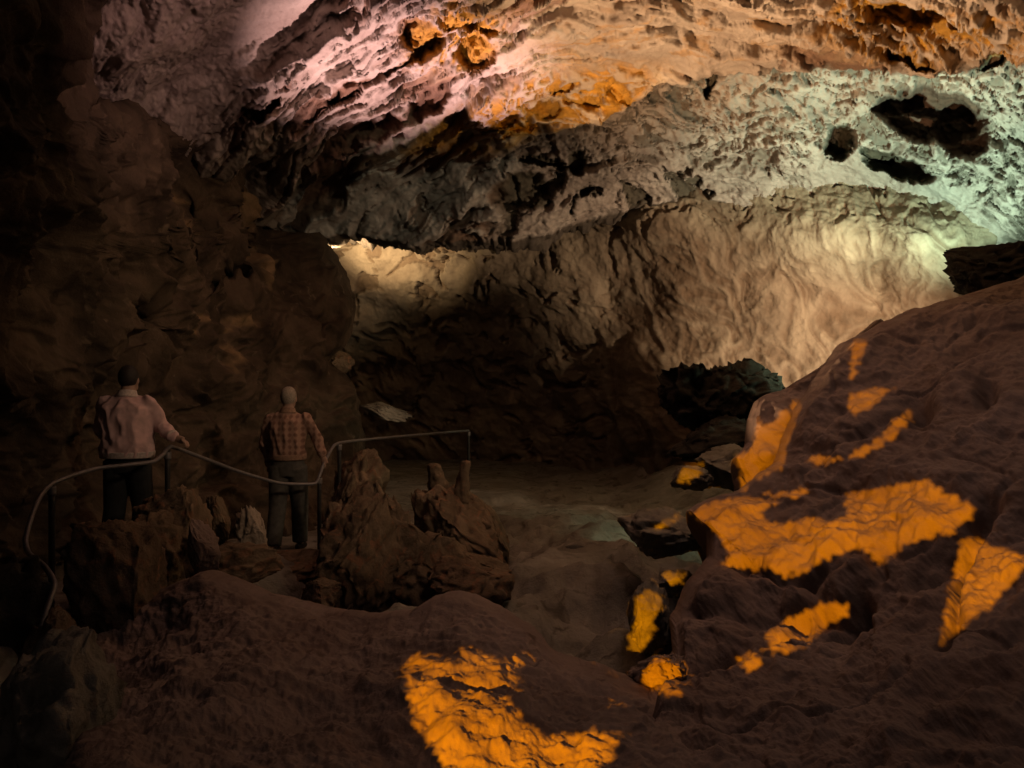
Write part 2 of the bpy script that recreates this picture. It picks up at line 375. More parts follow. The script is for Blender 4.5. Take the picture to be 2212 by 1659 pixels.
disp = 0.11 * fbm(pts * 0.8 + 4, 2) + flow * 0.050 * blur(rid.reshape(NU, NV), 2).ravel() + 0.020 * grain + 0.025 * fbm(q2(1.5, 1.2, 91.0, 0.4), 3) + (1 - flow) * (0.10 * fbm(q2(1.6, 1.8, 71.0), 4) - 0.10 * pits)
G = G + nrm * disp.reshape(NU, NV, 1)
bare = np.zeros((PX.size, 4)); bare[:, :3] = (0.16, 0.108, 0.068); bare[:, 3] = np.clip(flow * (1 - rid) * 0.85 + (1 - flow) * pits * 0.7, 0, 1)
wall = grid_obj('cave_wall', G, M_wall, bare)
tag(wall, kind='structure')

# ------------------------------------------------------------------ left wall of rock
ed = np.array([(-250, 135), (0, 165), (150, 172), (235, 185), (262, 260), (285, 400), (330, 500), (380, 535), (420, 545), (500, 560), (522, 640), (535, 713), (560, 722),
               (600, 742), (650, 765), (690, 762), (720, 752), (745, 740), (765, 708), (785, 700), (800, 722), (830, 750), (870, 770), (900, 775),
               (950, 780), (1100, 760), (1400, 700)], float)
d_left = RBF([(-1900, -900, 1.3), (-1900, 0, 1.4), (-1900, 800, 1.45), (-1900, 1600, 1.5), (-1100, -900, 1.8), (-1100, 0, 2.0), (-1100, 800, 2.1), (-1100, 1600, 2.2), (-350, -900, 2.6), (150, -900, 3.6), (150, -550, 4.3), (-350, 1600, 4.2), (700, 1600, 9.0), (-350, -200, 3.0), (-350, 500, 3.4), (-350, 1300, 4.6), (0, 0, 4.4), (165, 100, 6.0), (170, 230, 6.6), (300, 300, 8.2), (300, 600, 8.4), (480, 350, 10.5), (500, 500, 11.0),
              (700, 560, 13.0), (750, 650, 12.8), (600, 700, 11.4), (300, 900, 8.7), (0, 600, 5.4), (0, 1000, 6.3), (550, 950, 10.4), (750, 900, 12.0), (750, 1100, 11.0),
              (300, 1200, 8.0), (0, 1300, 6.0), (150, -250, 5.0), (540, 420, 11.6), (0, 1450, 5.6), (700, 1400, 10.0)])
NU, NV, NW = 760, 480, 24
py = np.linspace(-900, 1600, NU)
ex = np.interp(py, ed[:, 0], ed[:, 1]); 
u = np.linspace(0, 1, NV)
PY = np.repeat(py[:, None], NV, 1); PX = -1900 + (ex[:, None] + 1900) * u[None] ** 0.55
D = d_left(PX, PY)
near_edge = sstep(0.0, 46.0, (ex[:, None] - PX))
D = D + 0.5 * (1 - near_edge) ** 2
LP = [(470, 430, 30, 60, 20, 0.5), (470, 560, 22, 70, 8, 0.7), (430, 610, 60, 16, -50, 0.3), (150, 275, 130, 10, 2, 0.35), (330, 250, 80, 40, 20, 0.5), (400, 480, 18, 80, -14, 0.4),
      (500, 600, 18, 40, 10, 0.5), (330, 520, 14, 60, -25, 0.25), (250, 700, 60, 90, 10, 0.4)]
_q = np.stack([PX.ravel() / 50, PY.ravel() / 50, np.zeros(PX.size)], 1)
WX = (fbm(_q, 4) * 16).reshape(PX.shape)
for (cx, cy, rx, ry, rot, dep) in LP:
    a = math.radians(rot); ux = PX + 0.35 * WX - cx; uy = PY + 0.35 * WX - cy
    e = np.hypot((ux * math.cos(a) + uy * math.sin(a)) / rx, (-ux * math.sin(a) + uy * math.cos(a)) / ry)
    D = D + dep * (1 - sstep(0.35, 1.2, e))
G = cam_pts(PX, PY, D)
_, nrm = normals(blur(G, 6)); pts = G.reshape(-1, 3).astype(np.float32)
warp = np.stack([fbm(pts * 0.7 + 5, 3), fbm(pts * 0.7 + 25, 3), fbm(pts * 0.7 + 45, 3)], 1)
fx = pts + 0.5 * warp
sl = ridged(np.stack([(fx[:, 0] - fx[:, 2] * 0.5) * 1.5, fx[:, 1] * 0.7, (fx[:, 2] + fx[:, 0] * 0.5) * 0.55], 1), 4)
disp = 0.22 * sl + 0.22 * fbm(pts * 0.8, 4) + 0.03 * fbm(pts * 4.5, 5, 0.55)
amp = (0.25 + 0.75 * sstep(0, 60, ex[:, None] - PX))
G = G + nrm * (disp.reshape(NU, NV) * amp)[..., None]
t = np.linspace(0, 1, NW + 1)[1:]; edge = G[:, -1, :]
back = np.stack([edge[:, 0:1] - (3.6 * t ** 1.45)[None], edge[:, 1:2] + (3.6 * t)[None], np.repeat(edge[:, 2:3], NW, 1)], -1)
wn = fbm(back.reshape(-1, 3).astype(np.float32) * 1.2, 4).reshape(NU, NW); back[..., 0] += 0.3 * wn * t[None]
G = np.concatenate([G, back], 1)
hl_tint = np.zeros((NU, NV + NW, 4)); hl_tint[..., :3] = (0.27, 0.185, 0.10)  # warm highlights painted into the colour of the left wall
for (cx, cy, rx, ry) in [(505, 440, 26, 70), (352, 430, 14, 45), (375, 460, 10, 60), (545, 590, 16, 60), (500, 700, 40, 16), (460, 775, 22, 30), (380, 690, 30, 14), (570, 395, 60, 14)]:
    hl_tint[:, :NV, 3] = np.maximum(hl_tint[:, :NV, 3], 0.9 * (1 - sstep(0.4, 1.3, np.hypot((PX + WX * 1.4 - cx) / rx, (PY - WX * 1.4 - cy) / ry))))
left = grid_obj('rock_wall', G, M_left, hl_tint, origin=tuple(P(300, 1200, 8)))
tag(left, 'dark brown folded rock wall rising on the left behind the two people', 'rock wall')

# ------------------------------------------------------------------ floor
NU, NV = 520, 560
X = np.linspace(-9, 11, NU); Y = -3.0 + 37.0 * np.linspace(0, 1, NV) ** 1.25
XX, YY = np.meshgrid(X, Y, indexing='ij')
Z = -0.12 + 0.0 * XX
path_z = np.interp(YY, [3, 5.5, 6.6, 8.3, 10, 14], [0.42, 0.40, 0.36, 0.10, 0.05, 0.0])
px_c = np.interp(YY, [3, 5.5, 6.6, 8.3, 10, 14], [-3.6, -3.5, -3.3, -2.4, -2.0, -0.6])
onp = 1 - sstep(0.55, 1.1, np.abs(XX - px_c))
leftside = 1 - sstep(-0.9, 0.3, XX - px_c)
p3 = np.stack([XX.ravel(), YY.ravel(), np.zeros(XX.size)], 1).astype(np.float32)
nz = (0.16 * fbm(p3 * 0.7, 3) + 0.14 * ridged(p3 * np.array([0.8, 1.2, 1], np.float32), 4) + 0.03 * fbm(p3 * 5, 4)).reshape(XX.shape) - 0.12
tq = fbm(p3 * np.array([0.55, 1.1, 1], np.float32) + 33, 4).reshape(XX.shape)
nz = nz + sum(sstep(t_ - 0.02, t_ + 0.02, tq) for t_ in (-0.3, -0.1, 0.1, 0.3)) * 0.07 - 0.14
far = sstep(9.5, 11.5, YY)
mix = np.maximum(onp, leftside)
Z = (Z + nz * (1 - 0.55 * far) + 0.08 * far) * (1 - mix) + (path_z + 0.12 * nz) * mix
Z = Z + 0.9 * sstep(1.4, 4.5, XX) * sstep(9.0, 11.0, YY)
Z = Z  - 0.45 * np.exp(-(((XX - 0.1) / 0.5) ** 2 + ((YY - 5.75) / 0.5) ** 2))
G = np.stack([XX, YY, Z], -1)
floor = grid_obj('cave_floor', G, M_floor); tag(floor, kind='structure')

# ------------------------------------------------------------------ mound in the foreground
ridge = smooth_curve([(-320, 1330), (0, 1318), (120, 1310), (200, 1300), (330, 1292), (430, 1240), (480, 1258), (560, 1292), (700, 1336), (790, 1342), (880, 1330), (930, 1306),
                      (985, 1287), (1030, 1297), (1080, 1322), (1150, 1378), (1200, 1428), (1250, 1446), (1350, 1480), (1480, 1500), (1780, 1560)], 12)
d_mound = RBF([(-320, 1330, 5.0), (0, 1318, 5.4), (100, 1420, 4.9), (300, 1295, 5.4), (430, 1240, 5.1), (700, 1336, 5.1), (985, 1287, 4.9), (1150, 1378, 4.7), (1250, 1446, 4.6), (1480, 1500, 4.4), (1780, 1560, 4.2),
               (-320, 1900, 2.6), (0, 1659, 3.4), (400, 1900, 2.1), (1000, 1900, 2.2), (1780, 1900, 2.2), (300, 1450, 4.2), (700, 1450, 4.0), (985, 1430, 4.1), (985, 1600, 3.15), (600, 1600, 3.0), (1300, 1600, 3.2), (200, 1650, 2.8), (1250, 1520, 3.8)])
NU, NV, NW = 760, 260, 30
px = np.linspace(-320, 1780, NU); v = np.linspace(0, 1, NV) ** 0.85
PX = np.repeat(px[:, None], NV, 1); PY = 1900 + (ridge(px)[:, None] - 1900) * v[None]
D = d_mound(PX, PY); G = cam_pts(PX, PY, D)
_, nrm = normals(blur(G, 6)); pts = G.reshape(-1, 3).astype(np.float32)
disp = 0.10 * fbm(pts * 1.1, 4) + 0.035 * ridged(pts * np.array([2.0, 2.0, 3.0], np.float32), 4) + 0.022 * fbm(pts * 7, 5, 0.65) + 0.022 * np.abs(fbm(pts * 5.0 + 31, 3))
amp = 0.35 + 0.65 * sstep(0, 50, PY - ridge(PX))
G = G + nrm * (disp.reshape(NU, NV) * amp)[..., None]
t = np.linspace(0, 1, NW + 1)[1:]; edge = G[:, -1, :]
back = np.stack([np.repeat(edge[:, 0:1], NW, 1), edge[:, 1:2] + (1.6 * t)[None], edge[:, 2:3] - (1.3 * t ** 1.9)[None]], -1)
wn = fbm(back.reshape(-1, 3).astype(np.float32) * 2.5, 4).reshape(NU, NW); back[..., 2] += 0.10 * wn * t[None]
G = np.concatenate([G, back], 1)
mound = grid_obj('rock_mound', G, M_red, origin=(0, 3.5, 0))
tag(mound, 'low reddish brown rock mound across the bottom with one large orange lit patch', 'rock mound')

# ------------------------------------------------------------------ ruled rocks: an outline at its own depth that rolls away behind, and an open body in front
def resample(poly, n):
    a = np.array(poly, float); s = np.r_[0, np.cumsum(np.linalg.norm(np.diff(a[:, :2], axis=0), axis=1))]
    q = np.linspace(0, s[-1], n); return np.stack([np.interp(q, s, a[:, k]) for k in range(a.shape[1])], 1)
def ruled(name, sil, base, dfun, nu, nv, nw, noise, back_y, back_dir, mat, origin, rim=40):
    S = resample(sil, nu); B = resample(base, nu)
    v = np.linspace(0, 1, nv) ** 1.25
    PX = S[:, 0:1] + (B[:, 0:1] - S[:, 0:1]) * v[None]; PY = S[:, 1:2] + (B[:, 1:2] - S[:, 1:2]) * v[None]
    D = dfun(PX, PY); G = cam_pts(PX, PY, D)
    _, nrm = normals(blur(G, 5)); pts = G.reshape(-1, 3).astype(np.float32)
    dist = np.hypot(PX - S[:, 0:1], PY - S[:, 1:2])
    amp = 0.3 + 0.7 * sstep(0, rim, dist)
    G = G + nrm * (noise(pts, PX, PY).reshape(nu, nv) * amp)[..., None]
    t = np.linspace(0, 1, nw + 1)[1:]; e = G[:, 0, :]
    bk = np.stack([e[:, k:k + 1] + (back_dir[k] * t ** (1.0 if k == 1 else 1.9))[None] * 1.0 for k in range(3)], -1)
    wn = fbm(bk.reshape(-1, 3).astype(np.float32) * 1.8, 4).reshape(nu, nw); bk[..., 2] += 0.12 * wn * t[None]
    G = np.concatenate([bk[:, ::-1], G], 1)
    return grid_obj(name, G, mat, origin=origin)

d_b = RBF([(2600, 480, 6.6), (2300, 560, 7.2), (2212, 600, 7.2), (1950, 680, 7.0), (1850, 730, 6.9), (1720, 930, 6.4), (1690, 1000, 6.2), (1580, 1060, 5.9), (1495, 1108, 5.8), (1550, 1200, 5.4),
           (1460, 1350, 5.0), (1440, 1480, 4.4), (1400, 1600, 3.7), (1350, 1900, 2.6), (2000, 800, 6.2), (1900, 1000, 5.5), (2200, 900, 5.1), (1800, 1150, 5.0), (2100, 1100, 4.5), (2200, 1300, 3.7),
           (1800, 1350, 4.2), (1600, 1350, 4.55), (1700, 1600, 3.2), (2000, 1500, 3.2), (2212, 1650, 2.5), (2600, 1900, 1.8), (2600, 1200, 3.3), (2000, 1900, 2.1), (1600, 1900, 2.3)])
BP = [(1990, 900, 26, 34, 0, 0.25), (2140, 870, 22, 30, 0, 0.2)]
def n_b(p, PX, PY):
    g_ = sstep(-0.15, 0.35, fbm(p * 1.3 + 77, 3)); r = 0.020 * g_ * fbm(p * 5.5 + 12, 3) + 0.010 * g_ * ridged(p * 7.0, 3) - 0.03 * sstep(0.93, 0.99, 1 - np.abs(perlin(p * 0.9 + 0.25 * np.stack([perlin(p * 3), perlin(p * 3 + 9), perlin(p * 3 + 19)], 1) + 55))) + 0.16 * fbm(p * 0.9 + 8, 4) + 0.05 * ridged(p * np.array([1.5, 1.5, 2.4], np.float32), 4) + 0.022 * fbm(p * 7, 5, 0.65)
    # creases that run up to the right, as ledges on the slope
    for (x0, y0, x1, y1, dep, wd) in [(1850, 1290, 1500, 1330, 0.12, 22), (1580, 1420, 1480, 1480, 0.12, 14), (1640, 1400, 1850, 1300, 0.10, 16), (1780, 1010, 1980, 900, 0.10, 14),
                                      (1990, 1250, 2130, 1120, 0.14, 26), (2040, 1400, 2080, 1180, 0.12, 14), (1560, 1215, 1740, 1245, 0.10, 14), (1740, 1240, 1850, 1190, 0.10, 14), (1870, 1190, 1905, 1230, 0.08, 12)]:
        ax, ay = x1 - x0, y1 - y0; L2 = ax * ax + ay * ay
        t = np.clip(((PX - x0) * ax + (PY - y0) * ay) / L2, 0, 1)
        dd = np.hypot(PX - x0 - t * ax, PY - y0 - t * ay) + 6 * np.sin(PX * 0.07 + PY * 0.05)
        r = r - (dep * np.exp(-(dd / wd) ** 2)).ravel()
    for (cx, cy, rx, ry, rot, dep) in BP:
        r = r - (dep * np.exp(-(((PX - cx) / rx) ** 2 + ((PY - cy) / ry) ** 2))).ravel()
    return r
boulder = ruled('boulder', [(1350, 1900), (1390, 1640), (1430, 1500), (1470, 1440), (1462, 1350), (1490, 1290), (1545, 1205), (1545, 1150), (1515, 1125), (1495, 1106), (1540, 1082), (1600, 1062), (1640, 1040), (1690, 1004),
                            (1715, 940), (1745, 880), (1790, 810), (1830, 745), (1870, 722), (1950, 680), (2080, 640), (2150, 618), (2212, 600), (2300, 560), (2600, 480)],
                [(1700, 1900), (1900, 1900), (2200, 1900), (2600, 1900), (2600, 1500), (2600, 1100), (2600, 800), (2610, 520)], d_b, 900, 300, 24, n_b, 2.0, (0.9, 2.0, -1.6), M_red, (2.6, 5, 0))
tag(boulder, 'huge smooth reddish brown boulder sloping down on the right, splashed with orange light', 'boulder')

d_k = RBF([(1850, 735, 7.4), (1780, 790, 7.3), (1700, 840, 7.2), (1655, 850, 7.1), (1630, 900, 6.9), (1625, 960, 6.75), (1595, 990, 6.65), (1605, 1055, 6.6), (1690, 1005, 6.7), (1720, 930, 6.8), (1700, 900, 6.7), (1660, 980, 6.55), (1800, 850, 7.2), (1750, 1100, 6.9), (1900, 900, 7.6)])
def n_k(p, PX, PY):
    return 0.06 * fbm(p * 1.8 + 8, 4) + 0.04 * ridged(p * 2.5, 4) + 0.015 * fbm(p * 9, 4)
block = ruled('boulder_block', [(1600, 1030), (1604, 1056), (1609, 1054), (1610, 1024), (1602, 1012), (1592, 990), (1610, 974), (1624, 958), (1628, 905), (1640, 866), (1662, 850), (1700, 840), (1780, 790), (1830, 748), (1900, 690)],
              [(1640, 1100), (1660, 1100), (1680, 1090), (1700, 1080), (1740, 1060), (1780, 1040), (1820, 980), (1880, 900), (1920, 800), (1940, 740)], d_k, 300, 90, 16, n_k, 1.2, (0.5, 1.3, -0.9), M_red, (2.0, 7, 0), rim=14)
block.name = 'split_boulder'
tag(block, 'brown rock slab split off the huge boulder, orange drip at its lower tip', 'boulder')

# ------------------------------------------------------------------ free rocks
def rock(name, px, py, d, size, mat, label, cat='rock', rot=(0, 0, 0), seed=0, rough=0.35, freq=1.2, sub=5, group=None, flat=0.0):
    bm = bmesh.new(); bmesh.ops.create_icosphere(bm, subdivisions=sub, radius=1.0)
    co = np.array([v.co for v in bm.verts], np.float32)
    q = co * freq + seed * 3.7
    warp = np.stack([fbm(q + 5, 2), fbm(q + 15, 2), fbm(q + 25, 2)], 1)
    r = 1 + rough * (0.8 * fbm(q * 0.8 + 2, 3) + 0.55 * (ridged(q + 0.4 * warp, 4) - 0.9)) + 0.10 * rough * fbm(q * 6, 4) + 0.28 * rough * (ridged(q * 2.6 + 9, 3, 0.6) - 0.9)
    rr = np.random.RandomState(seed + 100)
    co = co * r[:, None]
    for _ in range(16):
        n_ = rr.normal(size=3); n_ /= np.linalg.norm(n_); h_ = rr.uniform(0.55, 0.92)
        dd = co @ n_ - h_; co = co - np.where(dd > 0, dd * 0.88, 0)[:, None] * n_
    dn = co / np.maximum(np.linalg.norm(co, axis=1, keepdims=True), 1e-6)
    co = co + dn * (rough * (0.17 * fbm(q * 3.2 + 40, 5, 0.62) + 0.17 * (ridged(q * 2.4 + 60, 4) - 0.9)))[:, None]
    co = (co * np.array(size, np.float32) * 1.22).astype(np.float32)
    Rm = np.array(Matrix.Rotation(rot[2], 3, 'Z') @ Matrix.Rotation(rot[1], 3, 'Y') @ Matrix.Rotation(rot[0], 3, 'X'), np.float32)
    co = co @ Rm.T
    for v, c in zip(bm.verts, co): v.co = c
    for f in bm.faces: f.smooth = True
    me = bpy.data.meshes.new(name); bm.to_mesh(me); bm.free(); me.materials.append(mat)
    o = bpy.data.objects.new(name, me); col.objects.link(o); o.location = P(px, py, d)
    return tag(o, label, cat, group)

rock('rock', 1500, 865, 9.6, (0.42, 0.45, 0.38), M_dark, 'black rough boulder with jagged top, left one of two below the flowstone', seed=1, rough=0.55, freq=1.7)
rock('rock', 1595, 855, 9.3, (0.50, 0.45, 0.34), M_dark, 'black lumpy boulder touching the orange lit slab at its upper left', seed=2, rough=0.5, freq=1.6)
rock('rock', 1560, 955, 9.0, (0.62, 0.40, 0.26), M_dark, 'long black flat rock lying below the two black boulders', seed=3, rough=0.5, freq=1.5, rot=(0, -0.2, 0))
rock('rock', 1575, 1010, 8.2, (0.36, 0.30, 0.24), M_floor, 'grey green rock just left of the orange dripping slab', seed=4, rough=0.4)
rock('rock', 1492, 1028, 8.0, (0.17, 0.18, 0.12), M_floor, 'small rounded rock lit dull orange on the cave floor', seed=5, rough=0.3)
rock('rock', 2190, 600, 8.2, (0.62, 0.5, 0.36), M_dark, 'black rock peeping over the top edge of the huge boulder', seed=6, rough=0.5, freq=1.5)
rock('rock', 1440, 1160, 7.0, (0.34, 0.4, 0.20), M_floor, 'low dark rock in the hollow left of the boulder tip', seed=7, rough=0.35)
rock('rock', 1270, 1205, 8.8, (0.40, 0.3, 0.17), M_floor, 'low grey rounded rock on the floor behind the mound crest', seed=8, rough=0.25, freq=0.9)
rock('rock', 1455, 1252, 6.2, (0.13, 0.14, 0.10), M_floor, 'fist shaped rock with orange lit top beside the boulder foot', seed=9, rough=0.3)
rock('rock', 1398, 1340, 5.7, (0.14, 0.2, 0.26), M_floor, 'upright rock lit orange in the hollow between mound and boulder', seed=10, rough=0.4)
rock('rock', 1432, 1470, 4.45, (0.16, 0.16, 0.15), M_red, 'small bright orange rock between mound and boulder', seed=11, rough=0.5, freq=1.6)
rock('rock', 775, 1215, 7.0, (0.38, 0.35, 0.55), M_clump, 'tall rusty rock with ragged face in front of the person in the checked shirt', seed=12, rough=0.5, freq=1.8, rot=(0, 0.1, 0))
rock('rock', 850, 1195, 7.3, (0.30, 0.35, 0.52), M_clump, 'leaning rusty rock with a pointed top at the middle of the rock cluster', seed=13, rough=0.45, freq=1.6, rot=(0, -0.45, 0))
rock('rock', 985, 1180, 7.8, (0.50, 0.4, 0.45), M_clump, 'broad slanting rock under the two pale stalagmites', seed=14, rough=0.45, freq=1.4, rot=(0, 0.55, 0))
rock('rock', 1045, 1150, 8.2, (0.22, 0.4, 0.52), M_clump, 'long slanting rock rib at the right end of the rock cluster', seed=15, rough=0.35, freq=1.5, rot=(0, -0.5, 0))
rock('rock', 780, 1075, 9.0, (0.28, 0.3, 0.45), M_clump, 'dim brown rock behind the rusty rocks, right of the railing post', seed=16, rough=0.4, freq=1.5)
shade_rock = rock('rock', 1800, 900, 9.5, (0.26, 0.26, 0.95), M_dark, 'narrow upright rock added unseen behind the huge boulder to shade the back wall', seed=31, rough=0.10, freq=0.8)
shade_rock.location = (WARM.x - 0.54 * 0.9, WARM.y + 0.84 * 0.9, 1.58)  # added light blocker: keeps the warm lamp off the back recess
rock('rock', 610, 1230, 7.5, (0.50, 0.3, 0.17), M_clump, 'low brown stone hiding the feet of the person in the checked shirt', seed=32, rough=0.35)
rock('rock', 905, 1235, 7.2, (0.40, 0.35, 0.40), M_clump, 'brown rock filling the gap between the leaning rock and the slanting rock', seed=33, rough=0.45, freq=1.5, rot=(0, 0.3, 0))
rock('rock', 735, 1150, 7.6, (0.16, 0.25, 0.50), M_clump, 'narrow orange brown rock fin next to the railing post', seed=34, rough=0.45, freq=1.6, rot=(0, 0.12, 0))
rock('rock', 1010, 1255, 7.0, (0.34, 0.3, 0.24), M_clump, 'low dark brown rock just behind the mound crest', seed=35, rough=0.4, freq=1.4)
rock('rock', 330, 1190, 5.9, (0.22, 0.3, 0.30), M_clump, 'dark brown stone wedged between the two rocks below the pink jacket', seed=36, rough=0.4)
rock('rock', 500, 1230, 6.4, (0.34, 0.3, 0.18), M_clump, 'flat dark stone at the back of the mound left of the checked shirt', seed=37, rough=0.4)
rock('rock', -70, 1470, 4.7, (0.50, 0.4, 0.62), M_dark, 'dark rock mass added to darken the bottom left edge beside the end of the handrail', seed=38, rough=0.4)  # added so that the lower left corner stays dark
rock('rock', 690, 1290, 5.6, (0.14, 0.14, 0.14), M_clump, 'small pointed stone at the foot of the rusty rocks', seed=17, rough=0.4)
rock('rock', 545, 1168, 7.1, (0.13, 0.14, 0.24), M_pale, 'pale pointed stone beside the legs of the person in the checked shirt', seed=18, rough=0.4, freq=1.5)
rock('rock', 470, 1110, 7.3, (0.08, 0.12, 0.24), M_clump, 'thin grey upright stone behind the pale pointed stone', seed=19, rough=0.35, rot=(0, -0.3, 0))
rock('rock', 380, 1160, 6.2, (0.26, 0.3, 0.40), M_clump, 'brown rock beneath the middle railing post', seed=20, rough=0.4, freq=1.4)
rock('rock', 260, 1250, 5.2, (0.25, 0.35, 0.42), M_clump, 'brown rock with a pale edge below the pink jacket person', seed=21, rough=0.35, freq=1.2, rot=(0, -0.35, 0))
rock('rock', 430, 1185, 5.6, (0.09, 0.12, 0.20), M_red, 'slim upright stone at the left end of the mound crest', seed=22, rough=0.3, rot=(0, -0.15, 0))
rock('rock', 120, 1580, 3.2, (0.22, 0.25, 0.34), M_floor, 'grey rough rock in the dark bottom left corner', seed=23, rough=0.4, freq=1.3)
rock('rock', 135, 1430, 3.8, (0.13, 0.2, 0.20), M_clump, 'brown knob above the grey corner rock beside the railing end', seed=24, rough=0.4)
rock('rock', 825, 885, 15.0, (0.42, 0.4, 0.13), M_floor, 'grey ledge rock low in the dark tunnel mouth', seed=25, rough=0.4, rot=(0, 0.25, 0))
rock('rock', 733, 782, 15.0, (0.22, 0.3, 0.20), M_clump, 'grey rock tip poking out behind the left wall edge', seed=26, rough=0.45, freq=1.5)

def stalagmite(px, py_base, py_top, d, r, label, seed):
    b = P(px, py_base, d); h = (py_base - py_top) / F * d
    n, ns = 40, 28
    bm = bmesh.new(); rings = []
    for i in range(n + 1):
        t = i / n; rad = r * (1.15 - 0.55 * t) * (1 if t < 0.93 else math.sqrt(max(0, 1 - ((t - 0.93) / 0.07) ** 2)) + 0.02)
        ring = []
        for k in range(ns):
            a = 2 * math.pi * k / ns
            c = np.array([[math.cos(a) * 1.5 + seed, math.sin(a) * 1.5, t * h * 9 + seed * 2]], np.float32)
            rr = rad * (1 + 0.35 * float(fbm(c, 4)[0]))
            ring.append(bm.verts.new((math.cos(a) * rr + 0.03 * math.sin(3 * t + seed), math.sin(a) * rr, t * h)))
        rings.append(ring)
    for i in range(n):
        for k in range(ns):
            f = bm.faces.new((rings[i][k], rings[i][(k + 1) % ns], rings[i + 1][(k + 1) % ns], rings[i + 1][k])); f.smooth = True
    bm.faces.new(rings[-1])
    me = bpy.data.meshes.new('stalagmite'); bm.to_mesh(me); bm.free(); me.materials.append(M_clump)
    o = bpy.data.objects.new('stalagmite', me); col.objects.link(o); o.location = b
    return tag(o, label, 'stalagmite')
stalagmite(943, 1090, 1000, 7.9, 0.105, 'stubby stalagmite with a blunt top on the rock cluster', 1.3)
stalagmite(1003, 1090, 994, 7.9, 0.075, 'thin pale stalagmite beside the stubby one on the rock cluster', 4.1)

# ------------------------------------------------------------------ handrail
M_rail = plain_mat('dull_steel', (0.20, 0.19, 0.19), 0.5, 0.4, 0.2, 30)
M_post = plain_mat('dark_post_paint', (0.03, 0.028, 0.026), 0.6, 0.3, 0.3, 30)
def tube(name, pts, r, mat, parent=None, ns=14, per=10):
    pts = [Vector(p) for p in pts]
    fine = []
    for i in range(len(pts) - 1):
        p0 = pts[max(i - 1, 0)]; p1 = pts[i]; p2 = pts[i + 1]; p3 = pts[min(i + 2, len(pts) - 1)]
        for k in range(per):
            t = k / per
            q = 0.5 * (2 * p1 + (p2 - p0) * t + (2 * p0 - 5 * p1 + 4 * p2 - p3) * t * t + (3 * p1 - p0 - 3 * p2 + p3) * t ** 3)
            fine.append(p1.lerp(p2, t) * 0.45 + q * 0.55)
    fine.append(pts[-1])
    bm = bmesh.new(); rings = []; up = Vector((0, 0, 1))
    for i, p in enumerate(fine):
        tdir = (fine[min(i + 1, len(fine) - 1)] - fine[max(i - 1, 0)]).normalized()
        s = tdir.cross(up)
        s = s.normalized() if s.length > 0.05 else Vector((1, 0, 0))
        n = s.cross(tdir).normalized()
        rings.append([bm.verts.new(p + (s * math.cos(2 * math.pi * k / ns) + n * math.sin(2 * math.pi * k / ns)) * r) for k in range(ns)])
    for a, b in zip(rings, rings[1:]):
        for k in range(ns):
            f = bm.faces.new((a[k], a[(k + 1) % ns], b[(k + 1) % ns], b[k])); f.smooth = True
    bm.faces.new(rings[0]); bm.faces.new(rings[-1])
    bmesh.ops.recalc_face_normals(bm, faces=bm.faces)
    me = bpy.data.meshes.new(name); bm.to_mesh(me); bm.free(); me.materials.append(mat)
    o = bpy.data.objects.new(name, me); col.objects.link(o)
    if parent:
        o.parent = parent; o.matrix_parent_inverse = Matrix.Translation(-parent.location)
    return o
def empty(name, loc, label, cat, group=None):
    o = bpy.data.objects.new(name, None); col.objects.link(o); o.location = loc
    return tag(o, label, cat, group)
def railing(label, pts, posts):
    root = empty('handrail', Vector((P(*pts[0]).x, P(*pts[0]).y, 0)), label, 'handrail')
    bpy.context.view_layer.update()
    tube('rail', [P(*p) for p in pts], 0.017, M_rail, root)
    for (x, y, d, zb) in posts:
        t = P(x, y, d); po = tube('post', [t, Vector((t.x, t.y, (t.z + zb) / 2)), Vector((t.x, t.y, zb))], 0.022, M_post, root, per=3)
        bt = tube('bracket', [t - Vector((0, 0, 0.075)), t - Vector((0, 0, 0.045)), t - Vector((0, 0, 0.012))], 0.030, M_rail, po, per=2)
        bt.matrix_parent_inverse = Matrix.Identity(4)
railing('dull steel handrail curving round the bend on the left below the pink jacket', [(75, 1400, 4.45), (98, 1325, 4.55), (118, 1262, 4.7), (98, 1225, 4.85), (62, 1195, 5.0), (55, 1165, 5.1), (70, 1110, 5.3), (88, 1070, 5.45), (112, 1045, 5.6), (160, 1026, 5.8), (215, 1011, 6.0), (280, 1004, 6.15), (332, 997, 6.3), (352, 982, 6.45), (370, 965, 6.6),
                                                                                    (440, 990, 7.0), (520, 1020, 7.5), (600, 1043, 7.8), (645, 1046, 7.95), (682, 1044, 8.05), (692, 1022, 8.12), (700, 1000, 8.2), (722, 962, 8.5), (750, 954, 8.8), (860, 943, 10.0), (1012, 930, 12.0)],
        [(77, 1402, 4.45, 0.0), (112, 1047, 5.6, 0.2), (362, 973, 6.55, 0.15), (690, 1030, 8.1, -0.1), (733, 958, 8.6, -0.1), (1012, 931, 12.0, -0.1)])

